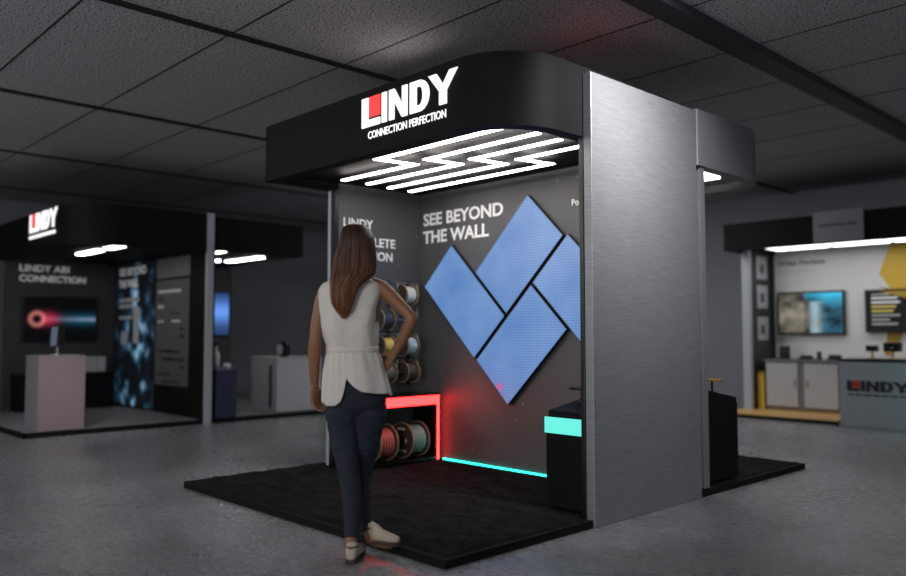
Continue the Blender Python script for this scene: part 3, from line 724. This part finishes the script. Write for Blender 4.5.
# trunk (under the clothes), neck, head
body.loft([ringh(353.5, y, D, rx, ry, 32) for y, D, rx, ry in ((279, 4.25, .075, .055), (285, 4.25, .135, .075), (300, 4.25, .15, .09), (330, 4.25, .13, .09), (349, 4.25, .118, .085), (375, 4.25, .145, .095), (398, 4.25, .155, .10), (408, 4.25, .12, .08))])
body.tube([at(353, 283, 4.245), at(354, 272, 4.24), at(355, 258, 4.245)], [.062, .05, .052], 16)
HD = [(227.5, 4.235, .020, .025), (230, 4.235, .042, .055), (234, 4.237, .060, .078), (240, 4.24, .070, .092), (246, 4.243, .075, .098), (253, 4.247, .071, .093), (259, 4.262, .062, .078), (264, 4.275, .050, .062), (268, 4.285, .034, .044), (270, 4.29, .015, .02)]
body.loft([ringh(355.0, y, D, rx, ry, 32) for y, D, rx, ry in HD])
fc = at(355, 252, 4.335)                                   # face front
body.tube([fc + Z * .02 + FH * -.012, fc + FH * .008, fc - Z * .018 + FH * .018], [.009, .010, .013], 10)      # nose
body.tube([fc - Z * .042 - RT * .02 - FH * .010, fc - Z * .040 + FH * .0, fc - Z * .042 + RT * .02 - FH * .010], [.006, .009, .006], 8)   # lips
for s in (-1, 1):
    body.ball(at(355, 250.5, 4.24) + RT * (s * .075), (.010, .02, .032), 8, (RT, FH, Z))
    body.tube([fc + Z * .032 + RT * s * .015 - FH * .014, fc + Z * .036 + RT * s * .035 - FH * .022], .007, 8)
# left arm hanging, right arm with the hand on the hip
body.tube([at(331, 289, 4.25), at(324, 297, 4.25), at(318.5, 318, 4.24), at(315.5, 340, 4.235), at(314.5, 352, 4.25), at(314.3, 370, 4.27), at(314.8, 385, 4.29)], [.042, .043, .037, .034, .035, .029, .0215], 16)
body.tube([at(375, 285, 4.25), at(384, 290, 4.24), at(398, 303.5, 4.19), at(410, 316, 4.15), at(410.5, 322, 4.15), at(402, 340, 4.18), at(392.8, 357, 4.22)], [.038, .041, .037, .032, .034, .031, .0215], 16)
def hand(wr, palm_dir, side, normal, curl, thumb_side, spread=.010, sc=1.0):
    """wr: wrist; palm_dir along the hand; side: across the knuckles (index positive); normal: palm-facing direction"""
    d = palm_dir.normalized(); s_ = (side - d * side.dot(d)).normalized(); n_ = (normal - d * normal.dot(d) - s_ * normal.dot(s_)).normalized()
    body.tube([wr - d * .01, wr + d * .035 * sc, wr + d * .075 * sc], [.022 * sc, .037 * sc, .038 * sc], 14, flat=.42, fdir=n_)
    for k, (ln, r) in enumerate(((.066, .0082), (.074, .0085), (.068, .0082), (.054, .0072))):
        o0 = wr + d * (.072 - (.006 if k == 3 else 0)) * sc + s_ * (.027 - .018 * k) * sc
        pts = [o0 - d * .02]; p = o0; ang = curl * .35; pts.append(p)
        for j, fr in enumerate((.45, .32, .23)):
            ang += curl * (.55, .9, .7)[j]
            dd = d * math.cos(ang) + n_ * math.sin(ang) + s_ * (spread * (1.5 - k) * 3)
            p = p + dd.normalized() * ln * fr * sc; pts.append(p)
        body.tube(pts, [r * sc, r * sc, r * .96 * sc, r * .88 * sc, r * .75 * sc], 10, sub=4)
    b0 = wr + d * .022 * sc + s_ * .022 * thumb_side
    body.tube([b0, b0 + (s_ * .7 * thumb_side + d * .7 + n_ * .25) * .032 * sc, b0 + (s_ * .62 * thumb_side + d * 1.0 + n_ * .5) * .058 * sc, b0 + (s_ * .5 * thumb_side + d * 1.1 + n_ * .6) * .078 * sc], [.014 * sc, .0115 * sc, .010 * sc, .008 * sc], 10, sub=4)
wl = at(314.8, 386, 4.29)
hand(wl, -Z * 1 + RT * .06 + FH * .08, RT * .55 + FH * .85, RT * .85 - FH * .3, .38, 1, sc=1.06)
wr_ = at(392.3, 358, 4.22)
hand(wr_, -RT * .42 + FH * .75 - Z * .52, Z * .8 + FH * .4, -RT * .9 - FH * .25 - Z * .1, .42, 1)
# legs and feet inside jeans and shoes
LL = [(342, 398, 4.25), (343.0, 430, 4.23), (347.5, 465, 4.17), (350.5, 490, 4.12), (351.0, 515, 4.07), (350.8, 542, 4.02), (350.8, 554, 4.00)]
RL = [(368, 398, 4.25), (367.5, 430, 4.27), (363.0, 465, 4.28), (361.5, 490, 4.26), (364.5, 512, 4.22), (369.0, 529, 4.17), (370.4, 538, 4.155)]
body.tube([at(*p) for p in LL], [.070, .066, .044, .040, .033, .030, .030], 18)
body.tube([at(*p) for p in RL], [.070, .066, .044, .040, .032, .030, .027], 18)
hl = at(351.2, 562, 4.00); hl.z = .038
body.tube([hl, hl + FH * .10 + RT * .015 + Z * .005, hl + FH * .17 + RT * .03 - Z * .008], [.030, .032, .026], 14)
hr = at(370.7, 539, 4.15)
td = (RT * .93 - FH * .28); tr_ = td.normalized()
body.tube([hr - Z * .01, hr + tr_ * .07 - Z * .022, hr + tr_ * .11 - Z * .026], [.024, .022, .016], 14)
remeshed(body, 'body', M['skin'], W, .0042, 3)
for s in (-1, 1):
    ec = fc + Z * .022 + RT * s * .030 - FH * .016
    MB().ball(ec, (.0125, .010, .0075), 8, (RT, FH, Z)).build('eye', mat('eye_white', 'cfc8c0', .3), W, smooth=True)
    MB().ball(ec + FH * .0065, (.0055, .0042, .0058), 8, (RT, FH, Z)).build('iris', mat('iris_brown', '2a1a12', .3), W, smooth=True)
    MB().tube([ec + Z * .017 - RT * s * .014 + FH * .010, ec + Z * .021 + RT * s * .004 + FH * .008, ec + Z * .017 + RT * s * .022 - FH * .006], [.0035, .0035, .0015], 8).build('eyebrow', M['hair'], W, smooth=True)
lp = MB()
lp.tube([fc - Z * .040 - RT * .021 - FH * .008, fc - Z * .037 + FH * .006, fc - Z * .040 + RT * .021 - FH * .008], [.002, .0055, .002], 8)
lp.tube([fc - Z * .042 - RT * .019 - FH * .008, fc - Z * .046 + FH * .005, fc - Z * .042 + RT * .019 - FH * .008], [.002, .0065, .002], 8)
lp.build('lips', mat('lips', '7c4440', .45), W, smooth=True)
# jeans
J = MB()
J.loft([ringh(356.0, y, D, rx, ry, 40, 2.2) for y, D, rx, ry in ((356, 4.25, .110, .08), (368, 4.25, .130, .095), (385, 4.25, .153, .108), (398, 4.255, .163, .117), (407, 4.26, .156, .110), (414, 4.26, .12, .08))])
J.tube([at(x, y, d) for x, y, d in ((341.5, 396, 4.25), (342.5, 414, 4.245), (344.5, 440, 4.225), (348.0, 466, 4.175), (351.0, 490, 4.13), (352.3, 512, 4.08), (351.6, 538, 4.025))], [.084, .091, .077, .060, .052, .045, .039], 24, rounded=False)
J.tube([at(x, y, d) for x, y, d in ((370, 396, 4.26), (369.5, 414, 4.265), (366.0, 440, 4.275), (361.8, 466, 4.285), (361.2, 490, 4.265), (364.2, 511, 4.22), (368.6, 531, 4.17))], [.086, .092, .078, .060, .052, .043, .037], 24, rounded=False)
def jw(p):
    q = (p.x * 9 + p.y * 9, p.x * 5 - p.y * 5, p.z * 38); return .0045 * noise.noise(q) + .002 * noise.noise((p.x * 30, p.y * 30, p.z * 60))
jn = remeshed(J, 'jeans', M['denim'], W, .0055, 4, jw)
# blouse: upper part, belt, skirted hem with the slit at the back
def wrk(k, y, sgn=1):
    return noise.noise((math.cos(k) * 2.2, math.sin(k) * 2.2, y * .06)) * .008 + noise.noise((math.cos(k) * 4 + y * .05, math.sin(k) * 4, y * .13)) * .0045
U = []
tor = [(275.5, .062, .058, 353.5), (278, .085, .066, 353), (280.5, .118, .078, 352.5), (284, .156, .090, 351.5), (290, .170, .100, 350.5), (298, .169, .106, 350), (310, .158, .112, 349.5), (322, .151, .114, 349.5), (334, .146, .113, 350.5), (341, .141, .109, 351.5), (347, .133, .102, 352.3), (350, .131, .100, 352.5)]
for i in range(len(tor) - 1):
    for k in range(4):
        t_ = k / 4; a, b = tor[i], tor[i + 1]; U.append([a[j] * (1 - t_) + b[j] * t_ for j in range(4)])
U.append(list(tor[-1]))
n = 120; rings = []
for y, rx, ry, cx in U:
    c = at(cx, y, 4.25); r = []
    f = max(0, min(1, (y - 282) / 30)); g_ = max(0, (y - 330) / 20)
    for k in range(n):
        a = 2 * PI * k / n; pp = 2.3
        x = math.copysign(abs(math.cos(a)) ** (2 / pp), math.cos(a)); yy = math.copysign(abs(math.sin(a)) ** (2 / pp), math.sin(a))
        d = wrk(a, y) * f * (1 - .85 * min(1, g_)) + .0018 * g_ * math.sin(a * 21 + 2 * math.sin(a * 3)) + .004 * f * math.sin(a * 6 + y * .06)
        r.append(c + RT * ((rx + d) * x) + FH * ((ry + d) * yy))
    rings.append(r)
bl = MB(); bl.loft(rings, caps=False)
blo = bl.build('blouse', M['cloth'], W, smooth=True)
sm = blo.modifiers.new('s', 'SOLIDIFY'); sm.thickness = .004
def hem(u):          # u: photo x of the hem point on the back side
    P_ = [(320, 401), (331, 404.5), (338, 404), (343, 400), (346, 392), (350, 377), (353, 381), (358, 386), (364, 390), (380, 392.5), (395, 393)]
    for (a, b), (c, d) in zip(P_, P_[1:]):
        if u <= c: return b + (d - b) * max(0, (u - a)) / (c - a)
    return P_[-1][1]
n = 240; nr = 26; rings = []
for j in range(nr + 1):
    r = []
    for k in range(n):
        a = 2 * PI * k / n; ca, sa = math.cos(a), math.sin(a)
        ux = 356 + 33 * ca; h = hem(ux) if sa < 0 else 396
        if sa < 0 and abs(sa) < .25: h = h + (396 - h) * (1 - abs(sa) / .25) * .5
        y = 350.5 + (h - 350.5) * j / nr; q = min(1.0, (y - 350.5) / 45)
        rx = .134 + .050 * q ** .7; ry = .104 + .038 * q ** .6; cx = 352.5 + 4.3 * q
        d = (.003 + .004 * q) * math.sin(a * 8 + 1.7 * math.sin(a * 2)) * min(1, q * 4 + .2) + .0018 * math.sin(a * 21 + 2 * math.sin(a * 3)) * (1 - q) + .005 * q * noise.noise((ca * 3, sa * 3, y * .08))
        c = at(cx, y, 4.25)
        r.append(c + RT * ((rx + d) * ca) + FH * ((ry + d) * sa))
    rings.append(r)
pep = MB(); pep.loft(rings, caps=False)
po = pep.build('blouse_hem', M['cloth'], W, smooth=True)
sm = po.modifiers.new('s', 'SOLIDIFY'); sm.thickness = .004
bt = MB(); rings = []
for y, e in ((345.8, .002), (346.2, .007), (348, .008), (350, .007), (352.0, .009), (352.4, .003)):
    c = at(352.5, y, 4.25); rings.append([c + RT * ((.133 + e) * math.cos(2 * PI * k / 80)) + FH * ((.103 + e) * math.sin(2 * PI * k / 80)) for k in range(80)])
bt.loft(rings, caps=False).build('belt', M['cloth'], W, smooth=True)
# shoes
def shoe(heel, d, k_, name='shoe'):
    d = d.normalized(); q = Vector((-d.y, d.x, 0)).normalized(); zz = q.cross(d) * -1
    if zz.z < 0: zz = -zz
    up_ = zz; mb = MB(); rings = []
    for s_, w, h0, h1 in ((-.036, .012, .012, .05), (-.03, .026, .004, .085), (-.005, .033, 0, .098), (.035, .035, 0, .085), (.075, .037, 0, .062), (.12, .042, 0, .048), (.16, .040, 0, .040), (.19, .030, .002, .032), (.205, .012, .008, .022)):
        r = []
        for k in range(20):
            a = 2 * PI * k / 20; ca, sa = math.cos(a), math.sin(a)
            r.append(heel + d * s_ * k_ + q * (w * k_ * math.copysign(abs(ca) ** .8, ca)) + up_ * ((h0 + h1) / 2 + (h1 - h0) / 2 * math.copysign(abs(sa) ** .7, sa)))
        rings.append(r)
    mb.loft(rings); o = mb.build(name, M['shoe'], W, smooth=True)
    so = MB(); ol = []
    for s_, w in ((-.04, .014), (-.034, .027), (-.005, .035), (.035, .036), (.075, .038), (.12, .043), (.16, .041), (.19, .031), (.208, .012)): ol.append((s_, w))
    pts = [heel + d * a * k_ + q * b * k_ for a, b in ol] + [heel + d * a * k_ - q * b * k_ for a, b in reversed(ol)]
    so.slab([p - up_ * .014 for p in pts], up_ * .018).build('sole', M['sole'], o)
    st = MB(); c0 = heel + d * -.004 + up_ * .07
    st.tube([c0 - q * .035 - d * .0, c0 - d * .036 + up_ * .0, c0 + q * .035], .0045, 8).build('strap', M['sole'], o)
h = at(351.6, 562, 4.00); h.z = .0145
shoe(h, FH * .99 + RT * .08, .94)
h2 = at(372.0, 544, 4.15); h2.z = .074
shoe(h2, RT * .93 - FH * .28 - Z * .02, .74)
# hair
HR = [(224.6, 355.5, 5, 4.225, .03), (226.4, 355.8, 8.8, 4.222, .055), (229.5, 356.2, 12.4, 4.222, .080), (236, 357.0, 15.4, 4.216, .096), (243, 357.0, 17.0, 4.208, .100), (251, 356.2, 18.8, 4.205, .098), (259, 355.2, 20.6, 4.20, .092), (267, 354.6, 20.8, 4.185, .080), (274, 353.2, 20.6, 4.165, .068), (280, 348.5, 17.6, 4.145, .054), (287, 344.8, 13.8, 4.128, .044), (295, 343.2, 12.0, 4.118, .038), (303, 342.6, 10.2, 4.115, .033), (309, 343.0, 7.4, 4.115, .028), (314, 343.6, 4.6, 4.118, .02), (318.5, 343.6, 1.8, 4.122, .008)]
rings = []; n = 220
HH = []
for i in range(len(HR) - 1):
    for k in range(5):
        t_ = k / 5; HH.append([HR[i][j] * (1 - t_) + HR[i + 1][j] * t_ for j in range(5)])
HH.append(list(HR[-1]))
for y, cx, hw, D, ry in HH:
    c = at(cx, y, D); rx = hw * D / F; r = []
    lo = max(0, min(1, (y - 240) / 50))
    for k in range(n):
        a = 2 * PI * k / n
        wv = a + .25 * lo * math.sin((y - 240) * .07)
        d = noise.noise((math.cos(wv) * 9, math.sin(wv) * 9, y * .012)) * .010 + noise.noise((math.cos(wv) * 24, math.sin(wv) * 24, y * .02)) * .004
        d *= min(1, hw / 12)
        r.append(c + RT * ((rx + d) * math.cos(a)) + FH * ((ry + d) * math.sin(a)))
    rings.append(r)
hb = MB(); hb.loft(rings)
ho = hb.build('hair', M['hair'], W, smooth=True)
lk = MB()                                    # loose locks lying over the mass
for k in range(120):
    a = random.uniform(PI * 1.02, PI * 1.98); pts = []; rad = []
    end = random.choice([len(HR) - 2, len(HR) - 3, len(HR) - 4, len(HR) - 5, 8, 9])
    da = random.uniform(-.25, .25); ph = random.uniform(0, 6)
    for j in range(1, end + 1):
        y, cx, hw, D, ry = HR[j]; c = at(cx, y, D); rx = hw * D / F; aa = a + da * j / 15 + .05 * math.sin(ph + j * .7)
        pts.append(c + RT * ((rx + .003) * math.cos(aa)) + FH * ((ry + .003) * math.sin(aa))); rad.append(.0045 * (1 - .75 * j / end) + .0008)
    lk.tube(pts, rad, 5, sub=3)
lk.build('locks', M['hair'], ho, smooth=True)

# ================================================================ LIGHT
w = bpy.data.worlds.new('hall'); SC.world = w; w.use_nodes = True
bgn = w.node_tree.nodes['Background']; bgn.inputs['Color'].default_value = (.86, .92, 1, 1); bgn.inputs['Strength'].default_value = .34
def area(name, loc, aim, size, power, col=(1, 1, 1), sy=None, spread=None):
    l = bpy.data.lights.new(name, 'AREA'); l.energy = power; l.size = size; l.color = col
    if sy: l.shape = 'RECTANGLE'; l.size_y = sy
    if spread: l.spread = spread
    o = bpy.data.objects.new(name, l); COL.objects.link(o); o.location = loc
    o.rotation_euler = (Vector(aim) - Vector(loc)).to_track_quat('-Z', 'Y').to_euler(); return o
area('added_hall_fill', (-1.2, -1.5, 3.2), (-3.2, 3.2, .6), 1.6, 90)  # unseen fill added behind the camera to brighten woman and stand front
area('added_hall_fill', (2.2, 3.0, 3.2), (-2.8, 4.6, 1.6), 1.2, 7)  # unseen fill added for the end wall side
area('wall_washer', (-1.75, 3.9, 3.2), (-2.88, 4.3, 2.25), .3, 26, spread=1.5)
area('added_hall_fill', (-8.5, -1.5, 3.2), (-6.2, 3.0, .4), 1.6, 125)  # unseen fill added to brighten the floor in front and the blouse
area('added_ceiling_fill', (-2.2, -1.2, .9), (-4.6, 1.8, 3.3), .6, 30, (1, .96, .97))  # out-of-view light added to brighten the ceiling
area('added_hall_fill', (-6.6, 8.6, 3.2), (-6.6, 8.6, 0), 1.5, 70)  # fill added out of sight behind the main stand for the far walls
area('added_podium_spot', (-6.6, 1.2, 3.2), (-9.7, 3.1, .55), .3, 3.2, spread=.6)  # unseen spot added to brighten the mauve podium
area('added_teal_fill', (-2.4, 9.9, .9), (-3.0, 10.5, .5), .25, 1.6, (.2, 1, .9))  # unseen light added for the teal tint on the reception counter
area('added_canopy_fill', (-4.5, 3.75, 2.83), (-4.5, 3.1, 3.3), .5, 1.6, (1, .86, .86))  # unseen light added to brighten the ceiling before the canopy
area('added_red_fill', (-3.25, 4.55, 2.84), (-3.1, 4.75, 3.3), .7, .35, (1, .16, .12))  # red light added to tint the ceiling above the canopy

# small clearances so that nothing shares a face with what it rests on or hangs from
for o in list(COL.objects):
    if o.parent is None and 'category' in o:
        n_ = o.name.split('.')[0]
        if n_ in ('podium', 'sideboard', 'cabinet', 'display_bollard', 'reception_counter', 'counter', 'display_counter', 'display_box', 'tablet_stand', 'bottle', 'puck', 'speaker', 'camera_stand') or o['category'] == 'gadget':
            o.location.z += .002 if o.location.z < .3 else .004
        if n_ in ('display_counter', 'spool_rack', 'sideboard'): o.location.x += .004
        if n_ == 'television': o.location += Vector((.004, -.004, 0))
        if n_ == 'cabinet': o.location.y -= .004
        if n_ == 'display_tray': o.location.z += .016
        if n_ == 'display_bollard': o.location.x += .006

vs = SC.view_settings
SC.display_settings.display_device = 'sRGB'
vs.view_transform = 'Standard'; vs.look = 'None'; vs.exposure = 0; vs.gamma = 1; vs.use_curve_mapping = False
SC.cycles.max_bounces = 6; SC.cycles.use_denoising = True
